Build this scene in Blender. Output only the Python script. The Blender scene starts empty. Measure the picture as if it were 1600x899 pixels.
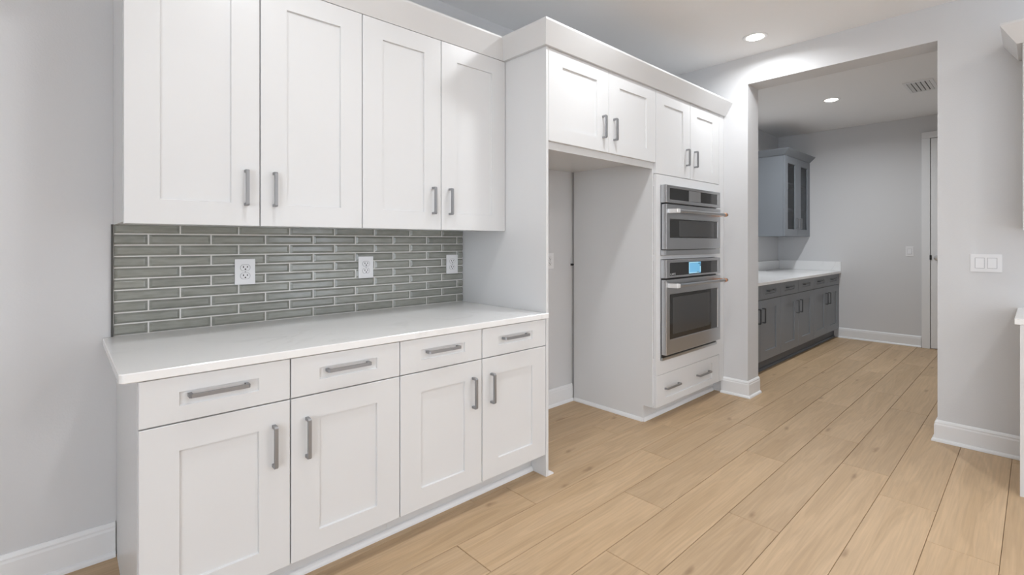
import bpy, bmesh, math, random
from mathutils import Vector, Matrix
random.seed(7)
SC = bpy.context.scene
COL = SC.collection
PI = math.pi

# ------------------------------------------------------------------ camera
cam_d = bpy.data.cameras.new('camera')
cam = bpy.data.objects.new('camera', cam_d)
COL.objects.link(cam)
YAW = 0.7472                       # heading from +Y towards +X
cam.location = (0, 0, 1.31)
cam.rotation_euler = (PI / 2, 0, -YAW)
cam_d.sensor_width = 36.0
cam_d.lens = 761.06 / 1600 * 36.0
cam_d.shift_y = -(449.5 - 378.6) / 1600
cam_d.clip_start = 0.02
SC.camera = cam

# ------------------------------------------------------------------ world, exposure
w = bpy.data.worlds.new('daylight')
SC.world = w
w.use_nodes = True
bg = w.node_tree.nodes['Background']
bg.inputs['Color'].default_value = (0.875, 0.95, 1.05, 1)
bg.inputs['Strength'].default_value = 4.3
SC.view_settings.view_transform = 'Standard'
SC.view_settings.look = 'None'
SC.view_settings.gamma = 1.0
SC.view_settings.use_curve_mapping = False
SC.view_settings.exposure = 0.15
DOWNLIGHT_W = 7.2                 # each recessed lamp
HALL_W = 22.5

# ------------------------------------------------------------------ measured planes
YB = 2.635        # back wall
YF = 1.8625       # face of lower and tall doors
YU = 2.20         # face of wall-cabinet doors
XW = 4.245        # kitchen face of the wall with the opening
XW2 = 4.47        # hall face of it
XH = 7.86         # far wall of the hall
ZC = 2.875        # ceiling
YO1, YO2, ZO = 1.66, 0.45, 2.641   # opening
HALL_Y = -0.35
XL, YR = -2.8, -3.8   # left and front walls, behind the camera

# ------------------------------------------------------------------ materials
def new_mat(name):
    m = bpy.data.materials.new(name)
    m.use_nodes = True
    nt = m.node_tree
    return m, nt, nt.nodes['Principled BSDF']

def N(nt, t, **kw):
    n = nt.nodes.new(t)
    for k, v in kw.items():
        setattr(n, k, v)
    return n

def paint(name, col, rough=0.5, bump=0.0, scale=120.0, spec=0.5, var=0.0):
    m, nt, b = new_mat(name)
    b.inputs['Base Color'].default_value = (*col, 1)
    b.inputs['Roughness'].default_value = rough
    b.inputs['Specular IOR Level'].default_value = spec
    tc = N(nt, 'ShaderNodeTexCoord')
    no = N(nt, 'ShaderNodeTexNoise')
    no.inputs['Scale'].default_value = scale
    no.inputs['Detail'].default_value = 3
    nt.links.new(tc.outputs['Object'], no.inputs['Vector'])
    if bump:
        bp = N(nt, 'ShaderNodeBump')
        bp.inputs['Strength'].default_value = bump
        bp.inputs['Distance'].default_value = 0.002
        nt.links.new(no.outputs['Fac'], bp.inputs['Height'])
        nt.links.new(bp.outputs['Normal'], b.inputs['Normal'])
    if var:
        r = N(nt, 'ShaderNodeMapRange')
        r.inputs['To Min'].default_value = rough - var
        r.inputs['To Max'].default_value = rough + var
        nt.links.new(no.outputs['Fac'], r.inputs['Value'])
        nt.links.new(r.outputs['Result'], b.inputs['Roughness'])
    return m

M = {}
M['wall'] = paint('wall_paint', (0.675, 0.675, 0.68), 0.7, 0.25, 160)
M['ceiling'] = paint('ceiling_paint', (0.91, 0.91, 0.91), 0.85, 0.35, 90)
M['trim'] = paint('trim_paint', (0.82, 0.825, 0.83), 0.35)
M['white'] = paint('white_cabinet_lacquer', (0.725, 0.727, 0.728), 0.32, var=0.03, scale=30)
M['grey'] = paint('grey_cabinet_lacquer', (0.195, 0.212, 0.232), 0.38, var=0.03, scale=30)
M['greydark'] = paint('grey_toe_lacquer', (0.10, 0.112, 0.13), 0.5)
M['plastic'] = paint('white_plastic', (0.82, 0.82, 0.83), 0.3)
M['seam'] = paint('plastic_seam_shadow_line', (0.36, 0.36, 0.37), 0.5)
M['slot'] = paint('dark_slot', (0.01, 0.01, 0.01), 0.6)
M['black'] = paint('black_enamel', (0.012, 0.012, 0.013), 0.35)
M['grout'] = paint('pale_grout', (0.72, 0.71, 0.68), 0.85, 0.3, 300)
M['logo'] = paint('white_print', (0.85, 0.85, 0.85), 0.4)
M['ink'] = paint('screen_ink', (0.03, 0.07, 0.11), 0.4)

def metal(name, col, rough, metallic=1.0, brush=None):
    m, nt, b = new_mat(name)
    b.inputs['Base Color'].default_value = (*col, 1)
    b.inputs['Metallic'].default_value = metallic
    b.inputs['Roughness'].default_value = rough
    if brush:
        tc = N(nt, 'ShaderNodeTexCoord'); mp = N(nt, 'ShaderNodeMapping')
        mp.inputs['Scale'].default_value = brush
        no = N(nt, 'ShaderNodeTexNoise'); no.inputs['Scale'].default_value = 1.0
        no.inputs['Detail'].default_value = 2
        r = N(nt, 'ShaderNodeMapRange')
        r.inputs['To Min'].default_value = rough - 0.06
        r.inputs['To Max'].default_value = rough + 0.08
        nt.links.new(tc.outputs['Object'], mp.inputs['Vector'])
        nt.links.new(mp.outputs['Vector'], no.inputs['Vector'])
        nt.links.new(no.outputs['Fac'], r.inputs['Value'])
        nt.links.new(r.outputs['Result'], b.inputs['Roughness'])
    return m

M['nickel'] = metal('brushed_nickel', (0.33, 0.335, 0.345), 0.42, 0.85)
M['pewter'] = metal('dark_pewter', (0.16, 0.165, 0.17), 0.35)
M['steel'] = metal('stainless_steel', (0.54, 0.55, 0.565), 0.30, brush=(3, 400, 400))
M['steel_lit'] = metal('lit_steel', (0.88, 0.88, 0.88), 0.45, 0.45)  # paler steel: light caught by the bracket side is put into the colour
M['copper'] = metal('brushed_copper', (0.72, 0.36, 0.19), 0.28)
M['darkmetal'] = metal('dark_edge_trim', (0.10, 0.10, 0.095), 0.4)
M['aluminium'] = metal('door_knob_nickel', (0.6, 0.6, 0.6), 0.3)

def glassy(name, col, rough=0.05, spec=0.6):
    m, nt, b = new_mat(name)
    b.inputs['Base Color'].default_value = (*col, 1)
    b.inputs['Roughness'].default_value = rough
    b.inputs['Specular IOR Level'].default_value = spec
    return m
M['ovenglass'] = glassy('black_oven_glass', (0.022, 0.022, 0.022), 0.06)
M['ovenmesh_reflection'] = glassy('oven_screen_and_reflection', (0.06, 0.06, 0.06), 0.10)  # grey is partly the mesh screen, partly a reflection painted in
M['screenoff'] = glassy('unlit_screen', (0.20, 0.20, 0.20), 0.12)

def emis(name, col, strength):
    m, nt, b = new_mat(name)
    b.inputs['Base Color'].default_value = (*col, 1)
    b.inputs['Emission Color'].default_value = (*col, 1)
    b.inputs['Emission Strength'].default_value = strength
    return m
M['lamp'] = emis('lamp_diffuser', (1.0, 0.93, 0.84), 14.0)
M['screen'] = emis('lit_blue_screen', (0.13, 0.36, 0.56), 0.55)
M['screen_pale'] = emis('lit_pale_blue', (0.36, 0.60, 0.72), 0.5)

def pane_glass():
    m, nt, b = new_mat('cabinet_pane_glass')
    b.inputs['Base Color'].default_value = (0.75, 0.78, 0.80, 1)
    b.inputs['Roughness'].default_value = 0.03
    b.inputs['Transmission Weight'].default_value = 1.0
    b.inputs['IOR'].default_value = 1.1
    return m
M['pane'] = pane_glass()

def quartz():
    m, nt, b = new_mat('white_quartz')
    tc = N(nt, 'ShaderNodeTexCoord')
    n1 = N(nt, 'ShaderNodeTexNoise'); n1.inputs['Scale'].default_value = 1.6
    n1.inputs['Detail'].default_value = 6; n1.inputs['Distortion'].default_value = 1.6
    cr = N(nt, 'ShaderNodeValToRGB')
    e = cr.color_ramp.elements
    e[0].position = 0.47; e[0].color = (0.88, 0.88, 0.875, 1)
    e[1].position = 0.53; e[1].color = (0.88, 0.88, 0.875, 1)
    k = cr.color_ramp.elements.new(0.50); k.color = (0.70, 0.70, 0.69, 1)
    n2 = N(nt, 'ShaderNodeTexNoise'); n2.inputs['Scale'].default_value = 5
    n2.inputs['Detail'].default_value = 4
    r2 = N(nt, 'ShaderNodeMapRange'); r2.inputs['From Min'].default_value = 0.45
    r2.inputs['From Max'].default_value = 0.75; r2.inputs['To Max'].default_value = 0.6
    mx = N(nt, 'ShaderNodeMix', data_type='RGBA')
    mx.inputs['A'].default_value = (0.88, 0.88, 0.875, 1)
    nt.links.new(tc.outputs['Object'], n1.inputs['Vector'])
    nt.links.new(tc.outputs['Object'], n2.inputs['Vector'])
    nt.links.new(n1.outputs['Fac'], cr.inputs['Fac'])
    nt.links.new(n2.outputs['Fac'], r2.inputs['Value'])
    nt.links.new(r2.outputs['Result'], mx.inputs['Factor'])
    nt.links.new(cr.outputs['Color'], mx.inputs['B'])
    nt.links.new(mx.outputs['Result'], b.inputs['Base Color'])
    b.inputs['Roughness'].default_value = 0.16
    return m
M['quartz'] = quartz()

def tile_mat():
    m, nt, b = new_mat('grey_glazed_tile')
    oi = N(nt, 'ShaderNodeObjectInfo'); tc = N(nt, 'ShaderNodeTexCoord')
    ad = N(nt, 'ShaderNodeVectorMath', operation='ADD')
    cb = N(nt, 'ShaderNodeCombineXYZ')
    ml = N(nt, 'ShaderNodeMath', operation='MULTIPLY'); ml.inputs[1].default_value = 37.0
    mp = N(nt, 'ShaderNodeMapping'); mp.inputs['Scale'].default_value = (14, 14, 70)
    no = N(nt, 'ShaderNodeTexNoise'); no.inputs['Scale'].default_value = 1.0; no.inputs['Detail'].default_value = 3
    cr = N(nt, 'ShaderNodeValToRGB')
    e = cr.color_ramp.elements
    e[0].position = 0.25; e[0].color = (0.235, 0.240, 0.212, 1)
    e[1].position = 0.8; e[1].color = (0.335, 0.340, 0.306, 1)
    hs = N(nt, 'ShaderNodeHueSaturation')
    mr = N(nt, 'ShaderNodeMapRange'); mr.inputs['To Min'].default_value = 0.9; mr.inputs['To Max'].default_value = 1.1
    L = nt.links.new
    L(oi.outputs['Random'], ml.inputs[0]); L(ml.outputs[0], cb.inputs['X']); L(ml.outputs[0], cb.inputs['Z'])
    L(tc.outputs['Object'], mp.inputs['Vector']); L(mp.outputs['Vector'], ad.inputs[0]); L(cb.outputs[0], ad.inputs[1])
    L(ad.outputs[0], no.inputs['Vector']); L(no.outputs['Fac'], cr.inputs['Fac'])
    L(oi.outputs['Random'], mr.inputs['Value']); L(mr.outputs['Result'], hs.inputs['Value'])
    L(cr.outputs['Color'], hs.inputs['Color']); L(hs.outputs['Color'], b.inputs['Base Color'])
    b.inputs['Roughness'].default_value = 0.20
    b.inputs['Coat Weight'].default_value = 0.15
    b.inputs['Coat Roughness'].default_value = 0.05
    return m
M['tile'] = tile_mat()

def wood_mat():
    m, nt, b = new_mat('light_oak_plank')
    L = nt.links.new
    oi = N(nt, 'ShaderNodeObjectInfo'); tc = N(nt, 'ShaderNodeTexCoord')
    ml = N(nt, 'ShaderNodeMath', operation='MULTIPLY'); ml.inputs[1].default_value = 61.0
    cb = N(nt, 'ShaderNodeCombineXYZ')
    ad = N(nt, 'ShaderNodeVectorMath', operation='ADD')
    L(oi.outputs['Random'], ml.inputs[0]); L(ml.outputs[0], cb.inputs['X']); L(ml.outputs[0], cb.inputs['Y'])
    L(tc.outputs['Object'], ad.inputs[0]); L(cb.outputs[0], ad.inputs[1])
    # broad cathedral figure
    mp1 = N(nt, 'ShaderNodeMapping'); mp1.inputs['Scale'].default_value = (0.62, 6.0, 1.0)
    n1 = N(nt, 'ShaderNodeTexNoise'); n1.inputs['Scale'].default_value = 1.6; n1.inputs['Detail'].default_value = 4
    n1.inputs['Distortion'].default_value = 0.6
    L(ad.outputs[0], mp1.inputs['Vector']); L(mp1.outputs['Vector'], n1.inputs['Vector'])
    # rings out of the figure
    mu = N(nt, 'ShaderNodeMath', operation='MULTIPLY'); mu.inputs[1].default_value = 46.0
    sn = N(nt, 'ShaderNodeMath', operation='SINE')
    L(n1.outputs['Fac'], mu.inputs[0]); L(mu.outputs[0], sn.inputs[0])
    # fine pores
    mp2 = N(nt, 'ShaderNodeMapping'); mp2.inputs['Scale'].default_value = (3.0, 95, 1)
    n2 = N(nt, 'ShaderNodeTexNoise'); n2.inputs['Scale'].default_value = 1.0; n2.inputs['Detail'].default_value = 3
    L(ad.outputs[0], mp2.inputs['Vector']); L(mp2.outputs['Vector'], n2.inputs['Vector'])
    # knots
    mp3 = N(nt, 'ShaderNodeMapping'); mp3.inputs['Scale'].default_value = (0.95, 3.2, 1)
    n3 = N(nt, 'ShaderNodeTexNoise'); n3.inputs['Scale'].default_value = 9
    vm = N(nt, 'ShaderNodeVectorMath', operation='SCALE'); vm.inputs['Scale'].default_value = 0.12
    va = N(nt, 'ShaderNodeVectorMath', operation='ADD')
    vo = N(nt, 'ShaderNodeTexVoronoi', voronoi_dimensions='2D'); vo.inputs['Scale'].default_value = 1.1; vo.inputs['Randomness'].default_value = 1.0
    L(ad.outputs[0], mp3.inputs['Vector']); L(ad.outputs[0], n3.inputs['Vector'])
    L(n3.outputs['Color'], vm.inputs[0]); L(mp3.outputs['Vector'], va.inputs[0]); L(vm.outputs[0], va.inputs[1])
    L(va.outputs[0], vo.inputs['Vector'])
    kr = N(nt, 'ShaderNodeMapRange', interpolation_type='SMOOTHSTEP')
    kr.inputs['From Min'].default_value = 0.0; kr.inputs['From Max'].default_value = 0.070
    kr.inputs['To Min'].default_value = 1.0; kr.inputs['To Max'].default_value = 0.0
    L(vo.outputs['Distance'], kr.inputs['Value'])
    # base colour
    cr = N(nt, 'ShaderNodeValToRGB')
    e = cr.color_ramp.elements
    e[0].position = 0.3; e[0].color = (0.480, 0.330, 0.190, 1)
    e[1].position = 0.72; e[1].color = (0.575, 0.408, 0.250, 1)
    L(n1.outputs['Fac'], cr.inputs['Fac'])
    r1 = N(nt, 'ShaderNodeMapRange'); r1.inputs['From Min'].default_value = -1
    r1.inputs['To Min'].default_value = 0.95; r1.inputs['To Max'].default_value = 1.03
    L(sn.outputs[0], r1.inputs['Value'])
    r2 = N(nt, 'ShaderNodeMapRange'); r2.inputs['From Min'].default_value = 0.3; r2.inputs['From Max'].default_value = 0.7
    r2.inputs['To Min'].default_value = 0.91; r2.inputs['To Max'].default_value = 1.06
    L(n2.outputs['Fac'], r2.inputs['Value'])
    r3 = N(nt, 'ShaderNodeMapRange'); r3.inputs['To Min'].default_value = 0.92; r3.inputs['To Max'].default_value = 1.06
    L(oi.outputs['Random'], r3.inputs['Value'])
    m1 = N(nt, 'ShaderNodeMath', operation='MULTIPLY'); m2 = N(nt, 'ShaderNodeMath', operation='MULTIPLY')
    m3 = N(nt, 'ShaderNodeMath', operation='MULTIPLY')
    L(r1.outputs['Result'], m1.inputs[0]); L(r2.outputs['Result'], m1.inputs[1])
    L(m1.outputs[0], m2.inputs[0]); m2.inputs[1].default_value = 1.0
    L(m2.outputs[0], m3.inputs[0]); L(r3.outputs['Result'], m3.inputs[1])
    hs = N(nt, 'ShaderNodeHueSaturation')
    L(m3.outputs[0], hs.inputs['Value']); L(cr.outputs['Color'], hs.inputs['Color'])
    km = N(nt, 'ShaderNodeMix', data_type='RGBA'); kf = N(nt, 'ShaderNodeMath', operation='MULTIPLY'); kf.inputs[1].default_value = 0.55
    kc = N(nt, 'ShaderNodeMath', operation='GREATER_THAN'); kc.inputs[1].default_value = 0.15
    ks = N(nt, 'ShaderNodeSeparateColor'); km0 = N(nt, 'ShaderNodeMath', operation='MULTIPLY')
    L(vo.outputs['Color'], ks.inputs[0]); L(ks.outputs[0], kc.inputs[0])
    L(kr.outputs['Result'], km0.inputs[0]); L(kc.outputs[0], km0.inputs[1])
    L(km0.outputs[0], kf.inputs[0]); L(kf.outputs[0], km.inputs['Factor'])
    L(hs.outputs['Color'], km.inputs['A']); km.inputs['B'].default_value = (0.20, 0.115, 0.055, 1)
    L(km.outputs['Result'], b.inputs['Base Color'])
    b.inputs['Roughness'].default_value = 0.48
    bp = N(nt, 'ShaderNodeBump'); bp.inputs['Strength'].default_value = 0.12; bp.inputs['Distance'].default_value = 0.001
    L(n2.outputs['Fac'], bp.inputs['Height']); L(bp.outputs['Normal'], b.inputs['Normal'])
    return m
M['wood'] = wood_mat()
M['joint'] = paint('floor_joint', (0.10, 0.06, 0.03), 0.8)

# ------------------------------------------------------------------ mesh helpers
def link(name, me, parent=None, loc=(0, 0, 0), rz=0.0):
    o = bpy.data.objects.new(name, me)
    COL.objects.link(o)
    o.location = loc
    o.rotation_euler = (0, 0, rz)
    if parent:
        o.parent = parent
    return o

def tag(o, label=None, cat=None, group=None, kind=None):
    if label: o['label'] = label
    if cat: o['category'] = cat
    if group: o['group'] = group
    if kind: o['kind'] = kind
    return o

class MB:
    """collects shapes into one mesh"""
    def __init__(s):
        s.v, s.f, s.m = [], [], []
    def add(s, v, f, mi=0):
        n = len(s.v)
        s.v += [tuple(p) for p in v]
        s.f += [tuple(i + n for i in q) for q in f]
        s.m += [mi] * len(f)
        return s
    def box(s, x0, x1, y0, y1, z0, z1, mi=0, c=0.0):
        if c <= 0:
            v = [(x, y, z) for z in (z0, z1) for y in (y0, y1) for x in (x0, x1)]
            f = [(0, 2, 3, 1), (4, 5, 7, 6), (0, 1, 5, 4), (2, 6, 7, 3), (0, 4, 6, 2), (1, 3, 7, 5)]
            return s.add(v, f, mi)
        bm = bmesh.new()
        bmesh.ops.create_cube(bm, size=1)
        for q in bm.verts:
            q.co = Vector(((x0 + x1) / 2 + q.co.x * (x1 - x0), (y0 + y1) / 2 + q.co.y * (y1 - y0), (z0 + z1) / 2 + q.co.z * (z1 - z0)))
        bmesh.ops.bevel(bm, geom=bm.edges[:], offset=c, segments=2, affect='EDGES', profile=0.6)
        bm.verts.index_update()
        s.add([q.co[:] for q in bm.verts], [[q.index for q in fc.verts] for fc in bm.faces], mi)
        bm.free()
        return s
    def rings(s, rings, mi=0, cap0=True, cap1=True, closed=True):
        k = len(rings[0])
        v = [p for r in rings for p in r]
        f = []
        for a in range(len(rings) - 1):
            for i in range(k if closed else k - 1):
                j = (i + 1) % k
                f.append((a * k + i, a * k + j, (a + 1) * k + j, (a + 1) * k + i))
        if cap0: f.append(tuple(reversed(range(k))))
        if cap1: f.append(tuple((len(rings) - 1) * k + i for i in range(k)))
        return s.add(v, f, mi)
    def cyl(s, c, r, h, axis='z', n=24, mi=0, ch=0.0):
        """along axis from c, length h, optional edge chamfer"""
        prof = [(0.0, r - ch), (ch, r), (h - ch, r), (h, r - ch)] if ch else [(0, r), (h, r)]
        return s.lathe(c, prof, axis, n, mi)
    def lathe(s, c, prof, axis='z', n=24, mi=0):
        R = []
        for t, r in prof:
            ring = []
            for i in range(n):
                a = 2 * PI * i / n
                u, q = r * math.cos(a), r * math.sin(a)
                if axis == 'z': p = (c[0] + u, c[1] + q, c[2] + t)
                elif axis == 'x': p = (c[0] + t, c[1] + u, c[2] + q)
                else: p = (c[0] + u, c[1] + t, c[2] + q)
                ring.append(p)
            R.append(ring)
        return s.rings(R, mi)
    def build(s, name, mats, parent=None, loc=(0, 0, 0), rz=0.0, smooth=False):
        return link(name, s.mesh(name, mats, smooth), parent, loc, rz)
    def mesh(s, name, mats, smooth=False):
        me = bpy.data.meshes.new(name)
        me.from_pydata(s.v, [], s.f)
        if not isinstance(mats, (list, tuple)): mats = [mats]
        for q in mats: me.materials.append(M[q] if isinstance(q, str) else q)
        me.polygons.foreach_set('material_index', s.m)
        bm = bmesh.new(); bm.from_mesh(me)
        bmesh.ops.recalc_face_normals(bm, faces=bm.faces)
        bm.to_mesh(me); bm.free()
        if smooth:
            me.polygons.foreach_set('use_smooth', [True] * len(me.polygons))
            me.set_sharp_from_angle(angle=math.radians(38))
        me.update()
        return me

def root(name, loc, label, cat, group=None, rz=0.0):
    o = bpy.data.objects.new(name, None)
    o.empty_display_size = 0.05
    COL.objects.link(o)
    o.location = loc
    o.rotation_euler = (0, 0, rz)
    return tag(o, label, cat, group)

# ---- parts in cabinet space: x along the run, front at -y, z up
def shaker_mesh(w, h, st, rl, t=0.020, dep=0.009, mat='white', glass=False):
    """door leaf, lower-left-front corner region: x 0..w, y 0(front)..t, z 0..h"""
    c = 0.0015
    def rect(x0, x1, z0, z1, y): return [(x0, y, z0), (x1, y, z0), (x1, y, z1), (x0, y, z1)]
    mb = MB()
    R = [rect(0, w, 0, h, t), rect(0, w, 0, h, c), rect(c, w - c, c, h - c, 0),
         rect(st, w - st, rl, h - rl, 0), rect(st + 0.002, w - st - 0.002, rl + 0.002, h - rl - 0.002, dep)]
    if glass:
        R.append(rect(st + 0.002, w - st - 0.002, rl + 0.002, h - rl - 0.002, t))
        R.append(R[0])
        mb.rings(R, cap0=False, cap1=False)
    else:
        mb.rings(R)
    return mb.mesh('door', mat)

def handle_mesh(L, mat='nickel', d=0.034, t=0.011, wd=0.012, vertical=True):
    """U-shaped square bar pull standing off the front; centre of the bar span at the origin"""
    c = 0.006
    a = L / 2
    out = [(-a, 0), (-a, d - c), (-a + c, d), (a - c, d), (a, d - c), (a, 0)]
    inn = [(-a + t, 0), (-a + t, d - t - 0.003), (-a + t + 0.003, d - t), (a - t - 0.003, d - t), (a - t, d - t - 0.003), (a - t, 0)]
    R = []
    e = 0.0012
    for sgn, ins in ((-1, e), (-1, 0), (1, 0), (1, e)):
        hw = wd / 2 * sgn if ins == 0 and False else (wd / 2 - (0 if ins else e)) * sgn if not ins else wd / 2 * sgn
        R.append((hw, ins))
    mb = MB()
    k = 6
    secs = []
    # walk along the U: each station is a quad (outer/inner x both sides)
    for i in range(k):
        o, q = out[i], inn[i]
        st = []
        for (p, s_) in ((o, -1), (o, 1), (q, 1), (q, -1)):
            s0, dd = p
            if vertical: st.append((s_ * wd / 2, -dd, s0))
            else: st.append((s0, -dd, s_ * wd / 2))
        secs.append(st)
    mb.rings(secs)
    return mb.mesh('handle', mat)

HAND = {}
def handle(parent, x, z, L, vertical, mat='nickel', y=0.0):
    key = (round(L, 4), vertical, mat)
    if key not in HAND: HAND[key] = handle_mesh(L, mat, vertical=vertical)
    return link('handle', HAND[key], parent, (x, y, z))

SHK = {}
def door(parent, name, x, z, w_, h_, st, rl, mat, y=0.0, glass=False, dep=0.009):
    key = (round(w_, 4), round(h_, 4), st, rl, mat, glass, dep)
    if key not in SHK: SHK[key] = shaker_mesh(w_, h_, st, rl, mat=mat, glass=glass, dep=dep)
    return link(name, SHK[key], parent, (x, y, z))

G = 0.0022  # half gap between leaves

def sweep_profile(path, prof, mats, name, z_is_abs=True, caps=True):
    """path: xy points; prof: (out, z); out is to the right-hand side of travel"""
    n = len(path)
    dirs = []
    for i in range(n - 1):
        d = Vector((path[i + 1][0] - path[i][0], path[i + 1][1] - path[i][1])); d.normalize(); dirs.append(d)
    R = []
    for i in range(n):
        d0 = dirs[max(i - 1, 0)]; d1 = dirs[min(i, n - 2)]
        n0 = Vector((d0.y, -d0.x)); n1 = Vector((d1.y, -d1.x))
        b = n0 + n1
        b = b / max(b.dot(n0), 1e-6)
        R.append([(path[i][0] + b.x * o, path[i][1] + b.y * o, z) for o, z in prof])
    return MB().rings(R, cap0=caps, cap1=caps)

# ================================================================== the setting
def struct(name, mb, mats, parent=None):
    o = mb.build(name, mats, parent)
    if parent is None: o['kind'] = 'structure'
    return o

# back wall, shared by kitchen and hall
struct('wall_back', MB().box(XL, XH + 0.12, YB, YB + 0.12, 0, ZC), 'wall')
# wall with the opening
mb = MB()
mb.box(XW, XW2, YO1, YB, 0, ZC)
mb.box(XW, XW2, YR, YO2, 0, ZC)
mb.box(XW, XW2, YO2, YO1, ZO, ZC)
struct('wall_right', mb, 'wall')
struct('wall_far', MB().box(XH, XH + 0.12, HALL_Y - 0.12, YB, 0, ZC), 'wall')
struct('wall_hall', MB().box(XW2, XH, HALL_Y - 0.12, HALL_Y, 0, ZC), 'wall')
mb = MB()      # unseen wall behind the camera; opening added to light the door fronts
mb.box(XL - 0.12, 2.8, YR - 0.12, YR, 0, ZC)
mb.box(3.8, XW2, YR - 0.12, YR, 0, ZC)
mb.box(2.8, 3.8, YR - 0.12, YR, 2.2, ZC)
struct('wall_front', mb, 'wall')
mb = MB()      # unseen left wall; opening placed and sized for the side light it admits
mb.box(XL - 0.12, XL, -0.3, YB + 0.12, 0, ZC)
mb.box(XL - 0.12, XL, YR, -3.4, 0, ZC)
mb.box(XL - 0.12, XL, -3.4, -0.3, 2.70, ZC)
struct('wall_left', mb, 'wall')
struct('ceiling', MB().box(XL - 0.12, XH + 0.12, YR, YB + 0.12, ZC, ZC + 0.1), 'ceiling')

# floor: slab, planks as pieces of it
PL_Y0 = 0.105 - 7 * 0.2285
mb = MB()
mb.box(XL - 0.12, XH + 0.12, PL_Y0, YB + 0.12, -0.12, -0.010, 0)
mb.box(XL - 0.12, XH + 0.12, YR, PL_Y0, -0.12, 0.0, 1)
floor = struct('floor', mb, ['joint', 'wood'])
PW, PLEN = 0.2285, 1.43
butts = {0: [2.785], 1: [3.118], 2: [3.397, 4.80], 3: [2.375], 4: [1.70, 3.155], 5: [2.17], 6: [1.254, 2.69, 4.114],
         7: [1.744], 8: [1.526, 2.78], 9: [2.13], 10: [2.45]}
pm = {}
def plank(x0, x1, y0, y1):
    key = (round(x1 - x0, 3), round(y1 - y0, 3))
    if key not in pm:
        g, c, th = 0.0010, 0.0016, 0.010
        lx, ly = key[0] / 2 - g, key[1] / 2 - g
        def rect(ex, z): return [(-lx + ex, -ly + ex, z), (lx - ex, -ly + ex, z), (lx - ex, ly - ex, z), (-lx + ex, ly - ex, z)]
        pm[key] = MB().rings([rect(0, -th), rect(0, -c), rect(c, 0)]).mesh('plank', 'wood')
    link('plank', pm[key], floor, ((x0 + x1) / 2, (y0 + y1) / 2, 0))
for r in range(-7, 12):
    y0 = 0.105 + r * PW
    y1 = min(y0 + PW, YB)
    if y1 - y0 < 0.01: continue
    known = butts.get(r, [random.uniform(1.2, 2.6)])
    xs = list(known)
    while xs[0] > -1.6: xs.insert(0, xs[0] - PLEN)
    while xs[-1] < XH: xs.append(xs[-1] + PLEN)
    xs = [x for x in xs if x < XH] + [XH]
    for a_, b_ in zip(xs, xs[1:]):
        if b_ - a_ > 0.02: plank(a_, b_, y0, y1)
# rest of the floor left of the planks
# ---- baseboards with shoe moulding
BB = [(0, 0), (0.016, 0), (0.016, 0.108), (0.013, 0.117), (0.0135, 0.124), (0.009, 0.133), (0.005, 0.138), (0, 0.138)]
SHOE = [(0.016, 0.0), (0.030, 0.0), (0.030, 0.004), (0.0285, 0.011), (0.0245, 0.0165), (0.0195, 0.0195), (0.016, 0.0205)]
def baseboard(name, path, shoe=True):
    o = struct(name, sweep_profile(path, BB, 'trim', name), 'trim')
    if shoe: sweep_profile(path, SHOE, 'trim', 'shoe').build('shoe_molding', 'trim', o)
    return o
baseboard('baseboard_back', [(XL, YB), (0.168, YB)])
baseboard('baseboard_alcove', [(2.006, YB), (3.115, YB)])
baseboard('baseboard_pier', [(XW, YF + 0.02), (XW, YO1), (XW2, YO1), (XW2, 1.83)][:3])
baseboard('baseboard_right', [(XW2, YO2), (XW, YO2), (XW, 0.067)])
baseboard('baseboard_far', [(XH, 1.86), (XH, 0.985)])

# ================================================================== big white run
# ---- base cabinets
DX = [0.1715, 0.6185, 1.0696, 1.5248, 1.983]
def base_cabinet(name, x0, x1, xm, label, end_panel, mat='white', hmat='nickel', toe='white', yback=YB - 0.004, yf=YF,
                 zt=0.884, zd=0.7335, zb=0.126, hl=0.150, dl=0.178, group=None, toe_back=0.115, st=0.104):
    t = root(name, (x0, yf, 0), label, 'cabinet', group)
    W = x1 - x0; D = yback - yf
    MB().box(0.0005, W - 0.0005, 0.021, D, zb - 0.008, zt - 0.001).build('body', mat, t)
    MB().box(0.0005 if not end_panel else 0.02, W - 0.0005, toe_back, toe_back + 0.016, 0, zb - 0.008).build('toe_kick', toe, t)
    if end_panel: MB().box(0.0005, 0.0195, 0.024, D, 0, zb - 0.0085).build('end_panel', mat, t)
    for k, (a_, b_) in enumerate(((0, xm - x0), (xm - x0, W))):
        lw = b_ - a_ - 2 * G
        d = door(t, 'door', a_ + G, zb, lw, zd - zb - G, st, 0.088, mat)
        hx = lw - 0.056 if k == 0 else 0.056
        handle(d, hx, 0.580 - zb, hl, True, hmat)
        dr = door(t, 'drawer', a_ + G, zd + G, lw, zt - 0.003 - zd - G, st, 0.050, mat, dep=0.007)
        handle(dr, lw / 2 - 0.005, 0.081, dl, False, hmat, y=0.007)
    return t
base_cabinet('base_cabinet', DX[0], DX[2], DX[1], 'white shaker base cabinet at the left end of the quartz counter', True)
base_cabinet('base_cabinet', DX[2], DX[4], DX[3], 'white shaker base cabinet next to the open refrigerator alcove', False)

# shoe moulding along the toe kick and round the end
sh = [(0.0, 0.0), (0.014, 0.0), (0.014, 0.008), (0.011, 0.017), (0.006, 0.024), (0.0, 0.027)]
o = struct('trim_1', sweep_profile([(0.192, YF + 0.114), (1.9835, YF + 0.114)], sh, 'trim', 't'), 'trim')
o = struct('trim_2', sweep_profile([(0.1712, YB - 0.035), (0.1712, YF + 0.03)], [(-p[0], p[1]) for p in sh][::-1], 'trim', 't'), 'trim')
o.data.transform(Matrix.Identity(4))

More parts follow.
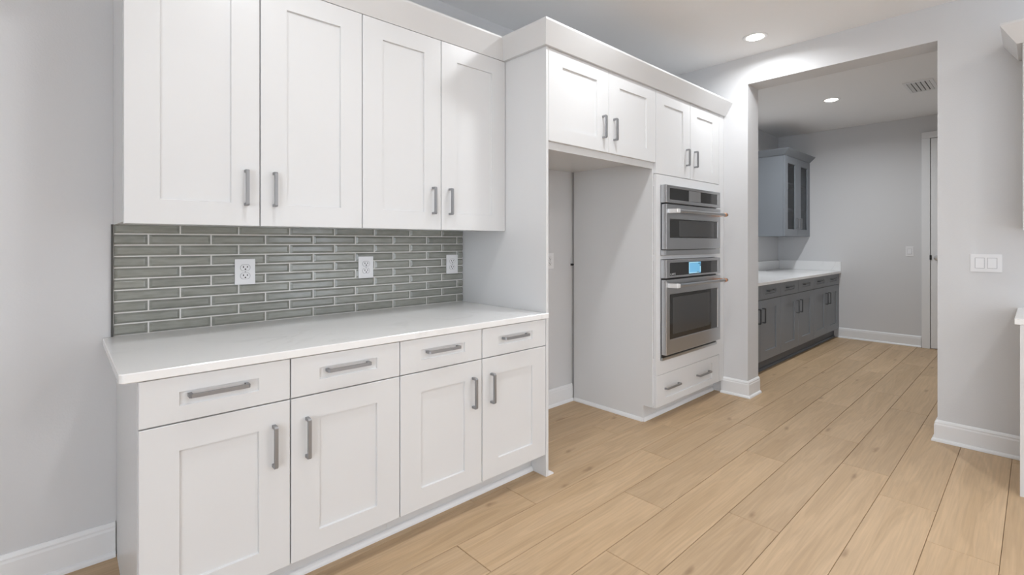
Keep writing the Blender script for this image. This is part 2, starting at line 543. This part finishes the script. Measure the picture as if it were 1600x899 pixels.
# ---- tall panel between counter and alcove
t = root('refrigerator_panel', (1.9845, YF, 0), 'tall white panel between the quartz counter and the alcove', 'panel')
MB().box(0, 0.019, 0, YB - YF - 0.003, 0, 2.405, c=0.001).build('panel_board', 'white', t)
sweep_profile([(0.0192, YB - YF - 0.04), (0.0192, 0.0)], [(0.0, 0.026), (-0.010, 0.0245), (-0.026, 0.018), (-0.038, 0.010), (-0.043, 0.004), (-0.043, 0.0), (0.0, 0.0)], 'trim', 't').build('shoe_molding', 'trim', t)

# ---- countertop with eased corner, notched round the panel
def slab_outline():
    x0, x1, yf, yb = 0.1262, 1.9835, 1.8555, YB - 0.002
    r = 0.016
    pts = []
    for i in range(7):
        a = PI + (PI / 2) * i / 6
        pts.append((x0 + r + r * math.cos(a), yf + r + r * math.sin(a)))
    pts += [(1.9985, yf), (1.9985, YF - 0.0012), (x1, YF - 0.0012), (x1, yb), (x0, yb)]
    return pts
def inset(pts, e):
    n = len(pts); out = []
    for i in range(n):
        p0, p1, p2 = Vector(pts[i - 1]), Vector(pts[i]), Vector(pts[(i + 1) % n])
        d0 = (p1 - p0).normalized(); d1 = (p2 - p1).normalized()
        n0 = Vector((-d0.y, d0.x)); n1 = Vector((-d1.y, d1.x))
        b = n0 + n1; b = b / max(b.dot(n0), 0.2)
        out.append((p1.x + b.x * e, p1.y + b.y * e))
    return out
ol = slab_outline()
i2 = inset(ol, 0.0025)
mb = MB().rings([[(*p, 0.884) for p in i2], [(*p, 0.8865) for p in ol], [(*p, 0.9115) for p in ol], [(*p, 0.914) for p in i2]])
o = mb.build('countertop', 'quartz')
tag(o, 'long white quartz countertop over the white base cabinets', 'countertop')

# ---- backsplash: grout bed, tiles as pieces
YT = 2.6245   # face of the tile
bs = MB().box(0.161, 1.9825, YT + 0.0076, YB - 0.001, 0.9145, 1.3845).build('backsplash', 'grout')
tag(bs, 'backsplash of long grey glazed tiles above the white quartz counter', 'backsplash')
e = MB().box(0.1535, 0.1608, YT - 0.001, YB - 0.001, 0.9145, 1.3845, c=0.0008).build('edge_trim', 'darkmetal', bs)
e['label'] = 'dark metal edge strip'
zl = [0.9145, 0.9633, 1.0111, 1.0588, 1.1065, 1.1542, 1.2019, 1.2496, 1.2974, 1.3451, 1.3845]
tm = {}
def tile(x0, x1, z0, z1, bl, br, bb, bt):
    g = 0.0024
    W, H = round(x1 - x0, 4), round(z1 - z0, 4)
    key = (W, H, bl, br, bb, bt)
    if key not in tm:
        bw, bh, th = 0.0110, 0.0084, 0.0090
        X0, X1, Z0, Z1 = g, W - g, g, H - g
        def rect(l, r_, b_, t_, y): return [(X0 + l, y, Z0 + b_), (X1 - r_, y, Z0 + b_), (X1 - r_, y, Z1 - t_), (X0 + l, y, Z1 - t_)]
        f = lambda q, s: s if q else 0.0
        R = [rect(0, 0, 0, 0, th), rect(0, 0, 0, 0, 0.0078),
             rect(f(bl, 0.0012), f(br, 0.0012), f(bb, 0.001), f(bt, 0.001), 0.0072),
             rect(f(bl, bw), f(br, bw), f(bb, bh), f(bt, bh), 0.0004),
             rect(f(bl, bw + .0025), f(br, bw + .0025), f(bb, bh + .0022), f(bt, bh + .0022), 0.0)]
        tm[key] = MB().rings(R).mesh('tile', 'tile')
    link('tile', tm[key], bs, (x0, YT, z0))
P2 = 0.2366
for r in range(10):
    first = 0.2800 if r % 2 == 0 else 0.3959
    z0, z1 = zl[r], zl[r + 1]
    xs = [0.161]; x = first
    while x < 1.98:
        xs.append(x); x += P2
    xs.append(1.9825)
    for i in range(len(xs) - 1):
        full = xs[i + 1] - xs[i] > P2 - 0.004
        tile(xs[i], xs[i + 1], z0, z1, i > 0 or full, i < len(xs) - 2 or full, True, r < 9)

# ---- outlets
def outlet(cx, cz, y, label, wd=0.090, ht=0.124, rz=0.0, x=None):
    t = root('outlet', (cx, y, cz), label, 'outlet')
    MB().box(-wd / 2, wd / 2, -0.006, 0, -ht / 2, ht / 2, c=0.002).build('plate', 'plastic', t)
    k = wd / 0.070
    for s in (1, -1):
        R = []
        n = 20
        def oval(rad, y_):
            ring = []
            for i in range(n):
                a = 2 * PI * i / n
                u, v = math.cos(a) * 0.0172 * k * 0.96, math.sin(a) * 0.0172
                v = max(-0.0142, min(0.0142, v))
                ring.append((u * rad, y_, v * rad + s * 0.0200))
            return ring
        MB().rings([oval(1.09, -0.005), oval(1.09, -0.0064)]).build('receptacle_seam_shade', 'seam', t)  # grey ring painted as the shade in the groove round the receptacle
        f = MB().rings([oval(1, -0.005), oval(1, -0.0075), oval(0.94, -0.0085)]).build('receptacle', 'plastic', t)
        sl = MB()
        for (sx, hh) in ((-0.0066 * k, 0.0042), (0.0066 * k, 0.0034)):
            sl.box(sx - 0.0021, sx + 0.0021, -0.0090, -0.008, s * 0.02 + 0.0035 - hh, s * 0.02 + 0.0035 + hh)
        sl.build('slot', 'slot', f)
        MB().cyl((0, -0.0090, s * 0.02 - 0.0075), 0.0036, 0.001, 'y', 10).build('ground_hole', 'slot', f)
    MB().cyl((0, -0.0072, 0), 0.0028, 0.0016, 'y', 12).build('screw', 'nickel', t)
    return t
outlet(0.658, 1.166, YT, 'white duplex outlet at the left end of the tile backsplash')
outlet(1.2845, 1.166, YT, 'white duplex outlet in the middle of the tile backsplash')
outlet(1.890, 1.165, YT, 'white duplex outlet near the right end of the tile backsplash')
outlet(2.845, 1.160, YB, 'white duplex outlet on the wall inside the alcove')

# ---- wall cabinets
UX = [0.161, 0.609, 1.061, 1.515, 1.9830]
def wall_cabinet(name, x0, x1, xm, label):
    t = root(name, (x0, YU, 1.377), label, 'cabinet')
    W = x1 - x0; D = YB - 0.003 - YU
    MB().box(0.0005, W - 0.0005, 0.021, D, 0.006, 1.028).build('body', 'white', t)
    for k, (a_, b_) in enumerate(((0, xm - x0), (xm - x0, W))):
        lw = b_ - a_ - 2 * G
        d = door(t, 'door', a_ + G, 0, lw, 1.027, 0.1045, 0.092, 'white')
        handle(d, lw - 0.052 if k == 0 else 0.052, 0.155, 0.146, True)
    return t
wall_cabinet('wall_cabinet', UX[0], UX[2], UX[1], 'white shaker wall cabinet at the far left above the backsplash')
wall_cabinet('wall_cabinet', UX[2], UX[4], UX[3], 'white shaker wall cabinet beside the tall white panel')

# ---- cabinet over the alcove
t = root('bridge_cabinet', (2.0045, YF, 1.838), 'white two-door cabinet spanning over the open alcove', 'cabinet')
W = 3.119 - 2.0045; D = YB - 0.003 - YF
MB().box(0, W, 0.021, D, 0.050, 0.567).build('body', 'white', t)
MB().box(0, W, 0.021, 0.040, 0.0, 0.0495).build('bottom_rail', 'white', t)
dw = (3.1335 - 2.0045) / 2
for k in range(2):
    lw = dw - 2 * G
    d = door(t, 'door', 0.002 + k * dw, 0.043, lw, 0.523, 0.118, 0.085, 'white')
    handle(d, lw - 0.062 if k == 0 else 0.052, 0.155, 0.143, True)

# ---- tall oven cabinet
OX0, OX1 = 3.12, 4.243
t = root('oven_cabinet', (OX0, YF, 0), 'tall white cabinet housing the two built-in ovens', 'cabinet')
W = OX1 - OX0
s_ = MB()   # left side with toe notch, stops short of the wall
prof = [(0.0215, 2.405), (0.0215, 0.118), (0.095, 0.118), (0.095, 0.0), (0.752, 0.0), (0.752, 2.405)]
s_.rings([[(0, y, z) for y, z in prof], [(0.016, y, z) for y, z in prof]])
s_.build('side_panel', 'white', t)
fr = MB()
ol_, or_ = 3.1930 - OX0, 4.0735 - OX0
fr.box(0.0165, ol_, 0.0, 0.02, 0.346, 1.802)
fr.box(or_, W, 0.0, 0.02, 0.346, 1.802)
fr.box(1.0315, W, 0.0, 0.02, 1.802, 2.405)
fr.box(1.0315, W, 0.0, 0.02, 0.112, 0.346)
fr.box(ol_, or_, 0.0, 0.02, 0.346, 0.447)
fr.box(ol_, or_, 0.0, 0.02, 1.1845, 1.2125)
fr.box(ol_, or_, 0.0, 0.02, 1.7290, 1.802)
fr.build('face_frame', 'white', t)
MB().box(0.0165, W, 0.021, 0.72, 1.810, 2.405).build('upper_box', 'white', t)
MB().box(0.0165, W, 0.021, 0.72, 0.118, 0.345).build('drawer_box', 'white', t)
MB().box(0.0165, W, 0.0965, 0.114, 0.0, 0.117).build('toe_kick', 'white', t)
dw = 0.503
for k in range(2):
    d = door(t, 'door', 0.0175 + k * (dw + 0.004), 1.806, dw, 0.598, 0.112, 0.086, 'white')
    handle(d, dw - 0.062 if k == 0 else 0.066, 0.162, 0.132, True)
d = door(t, 'drawer', 0.0175, 0.113, 1.010, 0.230, 0.128, 0.050, 'white')
for hx in (0.222, 0.728): handle(d, hx, 0.121, 0.215, False, y=0.007)
o = struct('trim_3', sweep_profile([(3.119, YB - 0.03), (3.119, YF + 0.0965)], [(p[0], p[1]) for p in sh], 'trim', 't'), 'trim')
b_ = struct('trim_4', sweep_profile([(3.119, YF + 0.0970), (XW - 0.018, YF + 0.0970)], sh, 'trim', 't'), 'trim')

# small black stub in the corner gap of the alcove
o = MB().lathe((0, 0, 0), [(0, 0.004), (0.002, 0.009), (0.012, 0.009), (0.013, 0.006), (0.020, 0.006), (0.021, 0.004)], 'x', 12).box(-0.002, 0.006, -0.012, 0.012, -0.008, 0.008).build('pipe_stub', 'black', loc=(3.092, 2.612, 1.125))
tag(o, 'small black stub in the back corner of the alcove', 'pipe stub')

# ---- crown moulding over the whole white run
ZK = 2.4055
CR = [(-0.0, ZK), (0.0215, ZK), (0.083, ZK + 0.098), (0.0845, ZK + 0.101), (0.0845, ZK + 0.111), (0.080, ZK + 0.1145), (0.0, ZK + 0.1145)]
path = [(UX[0], YB - 0.002), (UX[0], YU + 0.019), (1.9845, YU + 0.019), (1.9845, YF + 0.005), (XW - 0.001, YF + 0.005)]
# travel so that the outward side is on the right hand
path_r = path
def sweep_left(path, prof):
    return sweep_profile(path, prof, None, 'c')
mb = sweep_left(path, CR)
o = mb.build('crown_molding', 'white')
tag(o, 'angled white crown molding running along the top of the white cabinets', 'crown molding')

# ================================================================== built-in ovens
OL, OR_, OY = 3.1945, 4.0720, 1.8150
OW = OR_ - OL
def frame_face(mb, x0, x1, z0, z1, hx0, hx1, hz0, hz1, y0, y1, dep, rc=0.012, mi=0):
    """slab with a rounded recess in the front; y0 is the front"""
    c = 0.003
    n = 4
    def rr(a0, a1, b0, b1, y, r):
        out = []
        for (cx, cz, s) in ((a1 - r, b1 - r, 0), (a0 + r, b1 - r, 1), (a0 + r, b0 + r, 2), (a1 - r, b0 + r, 3)):
            for i in range(n + 1):
                a = PI / 2 * (s + i / n)
                out.append((cx + r * math.cos(a), y, cz + r * math.sin(a)))
        return out
    R = [rr(x0, x1, z0, z1, y1, 0.002), rr(x0, x1, z0, z1, y0 + c, 0.002), rr(x0 + c, x1 - c, z0 + c, z1 - c, y0, 0.002),
         rr(hx0 - 0.003, hx1 + 0.003, hz0 - 0.003, hz1 + 0.003, y0, rc), rr(hx0, hx1, hz0, hz1, y0 + dep, rc - 0.002)]
    mb.rings(R, mi)
    return mb
def rrect_plate(x0, x1, z0, z1, y0, y1, r, n=4):
    def rr(y, ins):
        out = []
        for (cx, cz, s) in ((x1 - r, z1 - r, 0), (x0 + r, z1 - r, 1), (x0 + r, z0 + r, 2), (x1 - r, z0 + r, 3)):
            for i in range(n + 1):
                a = PI / 2 * (s + i / n)
                out.append((cx + (r - ins) * math.cos(a), y, cz + (r - ins) * math.sin(a)))
        return out
    return MB().rings([rr(y1, 0), rr(y0, 0)])

def oven_handle(t, z):
    yr = 1.757 - OY
    x0, x1 = 0.030, 0.858
    h = MB().lathe((x0 + 0.028, yr, z), [(0, 0.0105), (0.002, 0.0125), (x1 - x0 - 0.058, 0.0125), (x1 - x0 - 0.056, 0.0105)], 'x', 20).build('handle', 'steel', t, smooth=True)
    # left bracket: flat flared bar end reaching back to the door
    pr = [(x0 - 0.004, 0.0008), (x0 - 0.001, yr - 0.010), (x0 + 0.002, yr - 0.0135), (x0 + 0.040, yr - 0.0135), (x0 + 0.040, yr + 0.012), (x0 + 0.022, yr + 0.014), (x0 + 0.016, 0.001)]
    b = MB().rings([[(x, y, z - 0.0145) for x, y in pr], [(x, y, z + 0.0145) for x, y in pr]]).build('bracket', 'steel_lit', h)
    b['label'] = 'steel end bracket of the handle with caught light in its colour'
    pr = [(OW - q[0], q[1]) for q in pr]
    k = MB()
    k.lathe((x1 - 0.034, yr, z), [(0, 0.0125), (0.003, 0.0155), (0.024, 0.0155), (0.027, 0.013)], 'x', 20)
    k.rings([[(x1 - 0.022, 0.001, z - 0.012), (x1 - 0.004, 0.001, z - 0.012), (x1 - 0.004, 0.001, z + 0.012), (x1 - 0.022, 0.001, z + 0.012)],
             [(x1 - 0.026, yr, z - 0.011), (x1 - 0.008, yr, z - 0.011), (x1 - 0.008, yr, z + 0.011), (x1 - 0.026, yr, z + 0.011)]])
    c = k.build('collar', 'copper', h, smooth=True); c['label'] = 'copper collar of the handle'
    MB().lathe((x1 - 0.007, yr, z), [(0, 0.013), (0.010, 0.0145), (0.016, 0.012), (0.018, 0.006)], 'x', 20).build('end_cap', 'pewter', h, smooth=True)
    return h

# speed oven / microwave on top
zb0 = 1.2140
t = root('microwave_oven', (OL, OY, zb0), 'upper stainless steel built-in microwave oven with an unlit screen', 'oven')
MB().box(0.004, OW - 0.004, 0.062, 0.55, 0.004, 0.508).build('body', 'black', t)
MB().box(0.0, OW, 0.044, 0.0465, 0.0, 0.514).build('back_flange', 'steel', t)
f = frame_face(MB(), 0, OW, 1.597 - zb0, 1.727 - zb0, 0.051, 0.825, 1.620 - zb0, 1.7065 - zb0, 0, 0.0435, 0.003).build('control_panel', 'steel', t)
MB().box(0.052, 0.824, 0.0024, 0.0028, 1.621 - zb0, 1.7055 - zb0).build('panel_glass', 'ovenglass', f)
MB().box(0.3375, 0.5285, 0.0018, 0.0023, 1.6225 - zb0, 1.7035 - zb0).build('screen', 'screenoff', f)
f = frame_face(MB(), 0, OW, 1.257 - zb0, 1.586 - zb0, 0.051, 0.825, 1.3405 - zb0, 1.4805 - zb0, 0, 0.0355, 0.004).build('oven_door', 'steel', t)
MB().box(0.004, OW - 0.004, 0.0358, 0.0436, 1.254 - zb0, 1.594 - zb0).build('door_gap_shade', 'black', t)  # black plate stands for the shade in the gap behind the door
MB().box(0.052, 0.824, 0.0032, 0.0038, 1.3415 - zb0, 1.4795 - zb0).build('window', 'ovenglass', f)
rrect_plate(0.190, 0.760, 1.350 - zb0, 1.472 - zb0, 0.0026, 0.0031, 0.01).build('inner_screen_and_reflection', 'ovenmesh_reflection', f)
MB().box(0, OW, 0.004, 0.0435, 0.0, 1.2505 - zb0, c=0.002).build('vent_trim', 'steel', t)
oven_handle(t, 1.536 - zb0)

zb1 = 0.4485
t = root('wall_oven', (OL, OY, zb1), 'lower stainless steel built-in wall oven with a lit blue screen', 'oven')
MB().box(0.004, OW - 0.004, 0.062, 0.62, 0.004, 0.728).build('body', 'black', t)
MB().box(0.0, OW, 0.044, 0.0465, 0.0, 0.732).build('back_flange', 'steel', t)
f = frame_face(MB(), 0, OW, 1.048 - zb1, 1.181 - zb1, 0.051, 0.825, 1.0625 - zb1, 1.1600 - zb1, 0, 0.0435, 0.003).build('control_panel', 'steel', t)
MB().box(0.052, 0.824, 0.0024, 0.0028, 1.0635 - zb1, 1.159 - zb1).build('panel_glass', 'ovenglass', f)
s0 = MB().box(0.3375, 0.5285, 0.0012, 0.0023, 1.0690 - zb1, 1.1570 - zb1).build('screen', 'screen', f)
s0['label'] = 'lit blue touch screen'
k = MB()   # pale grid and dark marks on the lit screen
k.box(0.3375, 0.345, 0.0008, 0.0011, 1.070 - zb1, 1.156 - zb1)
k.box(0.345, 0.50, 0.0008, 0.0011, 1.070 - zb1, 1.076 - zb1)
k.box(0.345, 0.49, 0.0008, 0.0011, 1.150 - zb1, 1.156 - zb1)
k.box(0.515, 0.5285, 0.0008, 0.0011, 1.080 - zb1, 1.120 - zb1)
k.build('screen_frame', 'screen_pale', f)
k = MB()
k.box(0.488, 0.522, 0.0006, 0.0010, 1.141 - zb1, 1.146 - zb1)
k.box(0.510, 0.526, 0.0006, 0.0010, 1.126 - zb1, 1.133 - zb1)
k.box(0.462, 0.500, 0.0006, 0.0010, 1.0745 - zb1, 1.0785 - zb1)
k.build('screen_mark', 'ink', f)
f2 = frame_face(MB(), 0, OW, 0.492 - zb1, 1.036 - zb1, 0.051, 0.825, 0.600 - zb1, 0.9300 - zb1, 0, 0.0375, 0.004).build('oven_door', 'steel', t)
MB().box(0.004, OW - 0.004, 0.0378, 0.0436, 0.495 - zb1, 1.045 - zb1).build('door_gap_shade', 'black', t)  # black plate again painted as the dark gap behind this door
MB().box(0.052, 0.824, 0.0032, 0.0038, 0.601 - zb1, 0.929 - zb1).build('window', 'ovenglass', f2)
rrect_plate(0.095, 0.690, 0.635 - zb1, 0.905 - zb1, 0.0026, 0.0031, 0.012).build('inner_screen_and_reflection', 'ovenmesh_reflection', f2)
MB().box(0.0, OW, 0.030, 0.0435, 0.0, 0.468 - zb1, c=0.001).build('bottom_trim', 'steel', t)
MB().box(0.010, OW - 0.010, 0.036, 0.0435, 0.4685 - zb1, 0.491 - zb1).build('bottom_gap_shade', 'black', t)  # black strip painted as the dark gap above the bottom trim
oven_handle(t, 0.996 - zb1)
# maker's lettering on the control glass
def lettering(txt, size, mat, parent, loc, sx=1.0):
    cu = bpy.data.curves.new('lettering', 'FONT'); cu.body = txt; cu.size = size; cu.extrude = 0.0002
    tmp = bpy.data.objects.new('lettering', cu); COL.objects.link(tmp)
    bpy.context.view_layer.update()
    me = bpy.data.meshes.new_from_object(tmp.evaluated_get(bpy.context.evaluated_depsgraph_get()))
    bpy.data.objects.remove(tmp)
    me.transform(Matrix.Rotation(PI / 2, 4, 'X') @ Matrix.Diagonal((sx, 1, 1, 1)))
    me.materials.clear(); me.materials.append(M[mat])
    return link('lettering', me, parent, loc)
lt = lettering('C A F É', 0.0185, 'logo', f, (0.060, 0.0020, 1.070 - zb1), 1.25)

# ================================================================== hall: grey cabinets
GX = [4.50, 5.62, 6.74, XH - 0.001]
GL = ['grey shaker base cabinet partly hidden behind the opening jamb', 'middle grey shaker base cabinet under the hall counter',
      'grey shaker base cabinet against the far hall wall']
YG = 1.8595
for i in range(3):
    base_cabinet('hall_cabinet', GX[i], GX[i + 1], (GX[i] + GX[i + 1]) / 2, GL[i], False, 'grey', 'pewter', 'greydark', yf=YG,
                 group='grey base cabinets in the hall', hl=0.150, dl=0.19, toe_back=0.060, st=0.125)
o = struct('trim_5', sweep_profile([(4.50, YG + 0.0595), (XH - 0.017, YG + 0.0595)], sh, 'trim', 't'), 'greydark')
mb = MB().box(4.475, XH - 0.0005, 1.832, YB - 0.001, 0.884, 0.914, c=0.002)
o = mb.build('hall_countertop', 'quartz'); tag(o, 'white quartz countertop over the grey hall cabinets', 'countertop')
t = root('upstand', (XH, YB, 0.9145), 'low white quartz upstand round the corner of the hall counter', 'backsplash')
MB().box(4.475 - XH, -0.0005, -0.020, -0.0005, 0, 0.128, c=0.001).build('upstand_board', 'quartz', t)
MB().box(-0.0205, -0.0005, 1.834 - YB, -0.0205, 0, 0.128, c=0.001).build('upstand_board', 'quartz', t)

# grey wall cabinet with glass doors
gx0, gyf = 6.843, 2.2148
t = root('glass_cabinet', (gx0, gyf, 1.388), 'grey wall cabinet with two glass doors in the hall corner', 'cabinet')
W = XH - 0.001 - gx0; D = YB - 0.001 - gyf; H = 1.052
b_ = MB()
b_.box(0, 0.018, 0.021, D, 0, H); b_.box(W - 0.018, W, 0.021, D, 0, H)
b_.box(0.018, W - 0.018, 0.021, D, 0, 0.018); b_.box(0.018, W - 0.018, 0.021, D, H - 0.018, H)
b_.box(0.018, W - 0.018, D - 0.010, D, 0.018, H - 0.018)
b_.build('body', 'grey', t)
for z in (0.36, 0.70): MB().box(0.019, W - 0.019, 0.05, D - 0.012, z, z + 0.018).build('shelf', 'grey', t)
for k in range(2):
    lw = W / 2 - 2 * G
    d = door(t, 'door', k * W / 2 + G, 0.001, lw, H - 0.004, 0.112, 0.092, 'grey', glass=True)
    MB().box(0.113, lw - 0.113, 0.0105, 0.0145, 0.093, H - 0.097).build('pane', 'pane', d)
    handle(d, lw - 0.055 if k == 0 else 0.055, 0.172, 0.148, True, 'nickel')
cr = [(0.0, H), (0.012, H), (0.080, H + 0.066), (0.081, H + 0.074), (0.0, H + 0.074)]
sweep_left([(0.0, D), (0.0, 0.012), (W, 0.012)], cr).build('crown', 'grey', t)

# hall door with casing
t = MB()
t.box(XH - 0.022, XH - 0.0005, 0.0, 0.892, 0.008, 2.583)
dr = bpy.data.objects.new('door_1', t.mesh('door_1', 'trim')); COL.objects.link(dr); dr['kind'] = 'structure'
dr.data.transform(Matrix.Identity(4))
cs = MB()
cas = [(0, 0), (0.024, 0), (0.024, 0.0)]
cs.box(XH - 0.030, XH - 0.0005, 0.8985, 0.980, 0.0, 2.590, c=0.003)
cs.box(XH - 0.030, XH - 0.0005, -0.09, 0.980, 2.5905, 2.668, c=0.003)
cs.box(XH - 0.030, XH - 0.0005, -0.09, -0.008, 0.0, 2.590, c=0.003)
cs.build('casing', 'trim', dr)
MB().box(XH - 0.004, XH - 0.0006, 0.8925, 0.898, 0.0, 2.590).build('jamb_gap_shade', 'slot', dr)  # black strip painted as the shade in the gap at the jamb
MB().lathe((XH - 0.0225, 0.835, 1.118), [(0, 0.030), (-0.006, 0.030), (-0.009, 0.012), (-0.040, 0.012), (-0.046, 0.022), (-0.062, 0.027), (-0.074, 0.018), (-0.076, 0.005)], 'x', 20).build('knob', 'aluminium', dr, smooth=True)
MB().box(XH - 0.033, XH - 0.0225, 0.885, 0.9035, 1.095, 1.150, c=0.001).build('strike_plate', 'black', dr)

# switches
def switch(loc, rz, n, label, name='light_switch'):
    wd = 0.072 + 0.062 * (n - 1) if n > 1 else 0.078
    t = root(name, loc, label, 'switch', rz=rz)
    wd = 0.1435 if n == 2 else 0.080
    MB().box(-wd / 2, wd / 2, -0.006, 0, -0.056 if n == 2 else -0.062, 0.056 if n == 2 else 0.062, c=0.002).build('plate', 'plastic', t)
    for i in range(n):
        cx = (i - (n - 1) / 2) * 0.056
        hw, hh = 0.0200, 0.0315
        MB().box(cx - hw - 0.002, cx + hw + 0.002, -0.0066, -0.005, -hh - 0.002, hh + 0.002).build('rocker_seam_shade', 'seam', t)  # grey outline painted as the shadow line round the rocker
        r = MB().rings([[(cx - hw, -0.005, -hh), (cx + hw, -0.005, -hh), (cx + hw, -0.005, hh), (cx - hw, -0.005, hh)],
                        [(cx - hw, -0.0115, -hh), (cx + hw, -0.0115, -hh), (cx + hw, -0.0072, hh), (cx - hw, -0.0072, hh)]])
        r.build('rocker', 'plastic', t)
        for sz in (-0.046, 0.046): MB().cyl((cx, -0.0072, sz), 0.0026, 0.0015, 'y', 10).build('screw', 'plastic', t)
    return t
switch((XW, 0.220, 1.179), -PI / 2, 2, 'white double rocker switch on the wall right of the opening')
switch((XH, 1.099, 1.194), -PI / 2, 1, 'white single switch on the far hall wall beside the door')

# ceiling vent in the hall
t = root('ceiling_vent', (6.31, 0.795, ZC), 'white slotted air vent in the hall ceiling', 'vent')
vl, vw = 0.46, 0.235
f = MB()
def rect3(hx, hy, z): return [(-hx, -hy, z), (hx, -hy, z), (hx, hy, z), (-hx, hy, z)]
f.rings([rect3(vl / 2, vw / 2, -0.0005), rect3(vl / 2 - 0.004, vw / 2 - 0.004, -0.008), rect3(vl / 2 - 0.030, vw / 2 - 0.030, -0.010), rect3(vl / 2 - 0.032, vw / 2 - 0.032, -0.001)], cap0=False, cap1=False)
f.build('frame', 'trim', t)
MB().box(-vl / 2 + 0.03, vl / 2 - 0.03, -vw / 2 + 0.03, vw / 2 - 0.03, -0.002, -0.0006).build('duct', 'slot', t)
for i in range(5):
    y = -vw / 2 + 0.048 + i * 0.035
    MB().rings([[(-vl / 2 + 0.032, y - 0.012, -0.0025), (-vl / 2 + 0.032, y - 0.010, -0.0022), (-vl / 2 + 0.032, y + 0.011, -0.0105), (-vl / 2 + 0.032, y + 0.009, -0.0108)],
                [(vl / 2 - 0.032, y - 0.012, -0.0025), (vl / 2 - 0.032, y - 0.010, -0.0022), (vl / 2 - 0.032, y + 0.011, -0.0105), (vl / 2 - 0.032, y + 0.009, -0.0108)]]).build('slat', 'trim', t)

# ================================================================== cabinets along the wall right of the opening
yr = 0.062
t = root('corner_base_cabinet', (3.645, yr, 0), 'white base cabinet cut off at the right edge under the quartz corner', 'cabinet', rz=-PI / 2)
D = XW - 0.002 - 3.645; W = 0.90
MB().box(-0.0005, 0.018, -0.022, D, 0, 0.883, c=0.001).build('end_panel', 'white', t)
MB().box(0.0185, W, 0.021, D, 0.118, 0.883).build('body', 'white', t)
MB().box(0.0185, W, 0.090, 0.106, 0, 0.117).build('toe_kick', 'white', t)
for k in range(2):
    lw = (W - 0.02) / 2 - 2 * G
    d = door(t, 'door', 0.02 + k * (lw + 2 * G), 0.126, lw, 0.605, 0.104, 0.088, 'white'); handle(d, lw - 0.056 if k == 0 else 0.056, 0.454, 0.15, True)
    d = door(t, 'drawer', 0.02 + k * (lw + 2 * G), 0.7355, lw, 0.1455, 0.104, 0.05, 'white', dep=0.007); handle(d, lw / 2, 0.08, 0.178, False, y=0.007)
o = MB().box(3.640 - 0.02, XW - 0.001, yr - 0.91, 0.082, 0.884, 0.914, c=0.002).build('corner_countertop', 'quartz')
tag(o, 'white quartz counter corner cut off at the right edge', 'countertop')
t = root('corner_wall_cabinet', (3.872, 0.058, 1.377), 'white wall cabinet cut off at the right edge below its crown', 'cabinet', rz=-PI / 2)
D = XW - 0.002 - 3.872
MB().box(0.0, W, 0.021, D, 0.006, 1.028).build('body', 'white', t)
for k in range(2):
    lw = W / 2 - 2 * G
    d = door(t, 'door', G + k * W / 2, 0, lw, 1.027, 0.1045, 0.092, 'white'); handle(d, lw - 0.052 if k == 0 else 0.052, 0.155, 0.146, True)
sweep_left([(0.0, D), (0.0, 0.019), (W, 0.019)], [(a_, z - 1.377) for a_, z in CR]).build('crown', 'white', t)

# ================================================================== recessed lamps
def downlight(x, y, watts, label):
    t = root('downlight', (x, y, ZC), label, 'ceiling light', 'recessed ceiling downlights')
    MB().lathe((0, 0, 0), [(-0.0005, 0.088), (-0.003, 0.088), (-0.0045, 0.084), (-0.0045, 0.066), (-0.001, 0.060)], 'z', 40).build('trim_ring', 'trim', t, smooth=True)
    MB().lathe((0, 0, 0), [(-0.0050, 0.058), (-0.0072, 0.053), (-0.0078, 0.02)], 'z', 40).build('diffuser', 'lamp', t, smooth=True)
    ld = bpy.data.lights.new('downlight_lamp', 'AREA')
    ld.shape = 'DISK'; ld.size = 0.12; ld.energy = watts; ld.spread = math.radians(165); ld.color = (0.955, 0.99, 1.03)
    lo = bpy.data.objects.new('downlight_lamp', ld); COL.objects.link(lo)
    lo.parent = t; lo.location = (0, 0, -0.012)
    return t
downlight(3.885, 1.465, DOWNLIGHT_W, 'glowing recessed downlight in the kitchen ceiling before the opening')
downlight(6.21, 1.541, HALL_W, 'glowing recessed downlight in the hall ceiling')
for (x, y) in [(2.285, 1.40), (0.68, 1.38)] + [(x, y) for y in (-0.78, -2.95) for x in (3.885, 2.285, 0.68)]:  # row farthest behind the camera is added to lift the ambient light
    downlight(x, y, DOWNLIGHT_W, 'unseen recessed downlight in the kitchen ceiling, rear row added as fill')
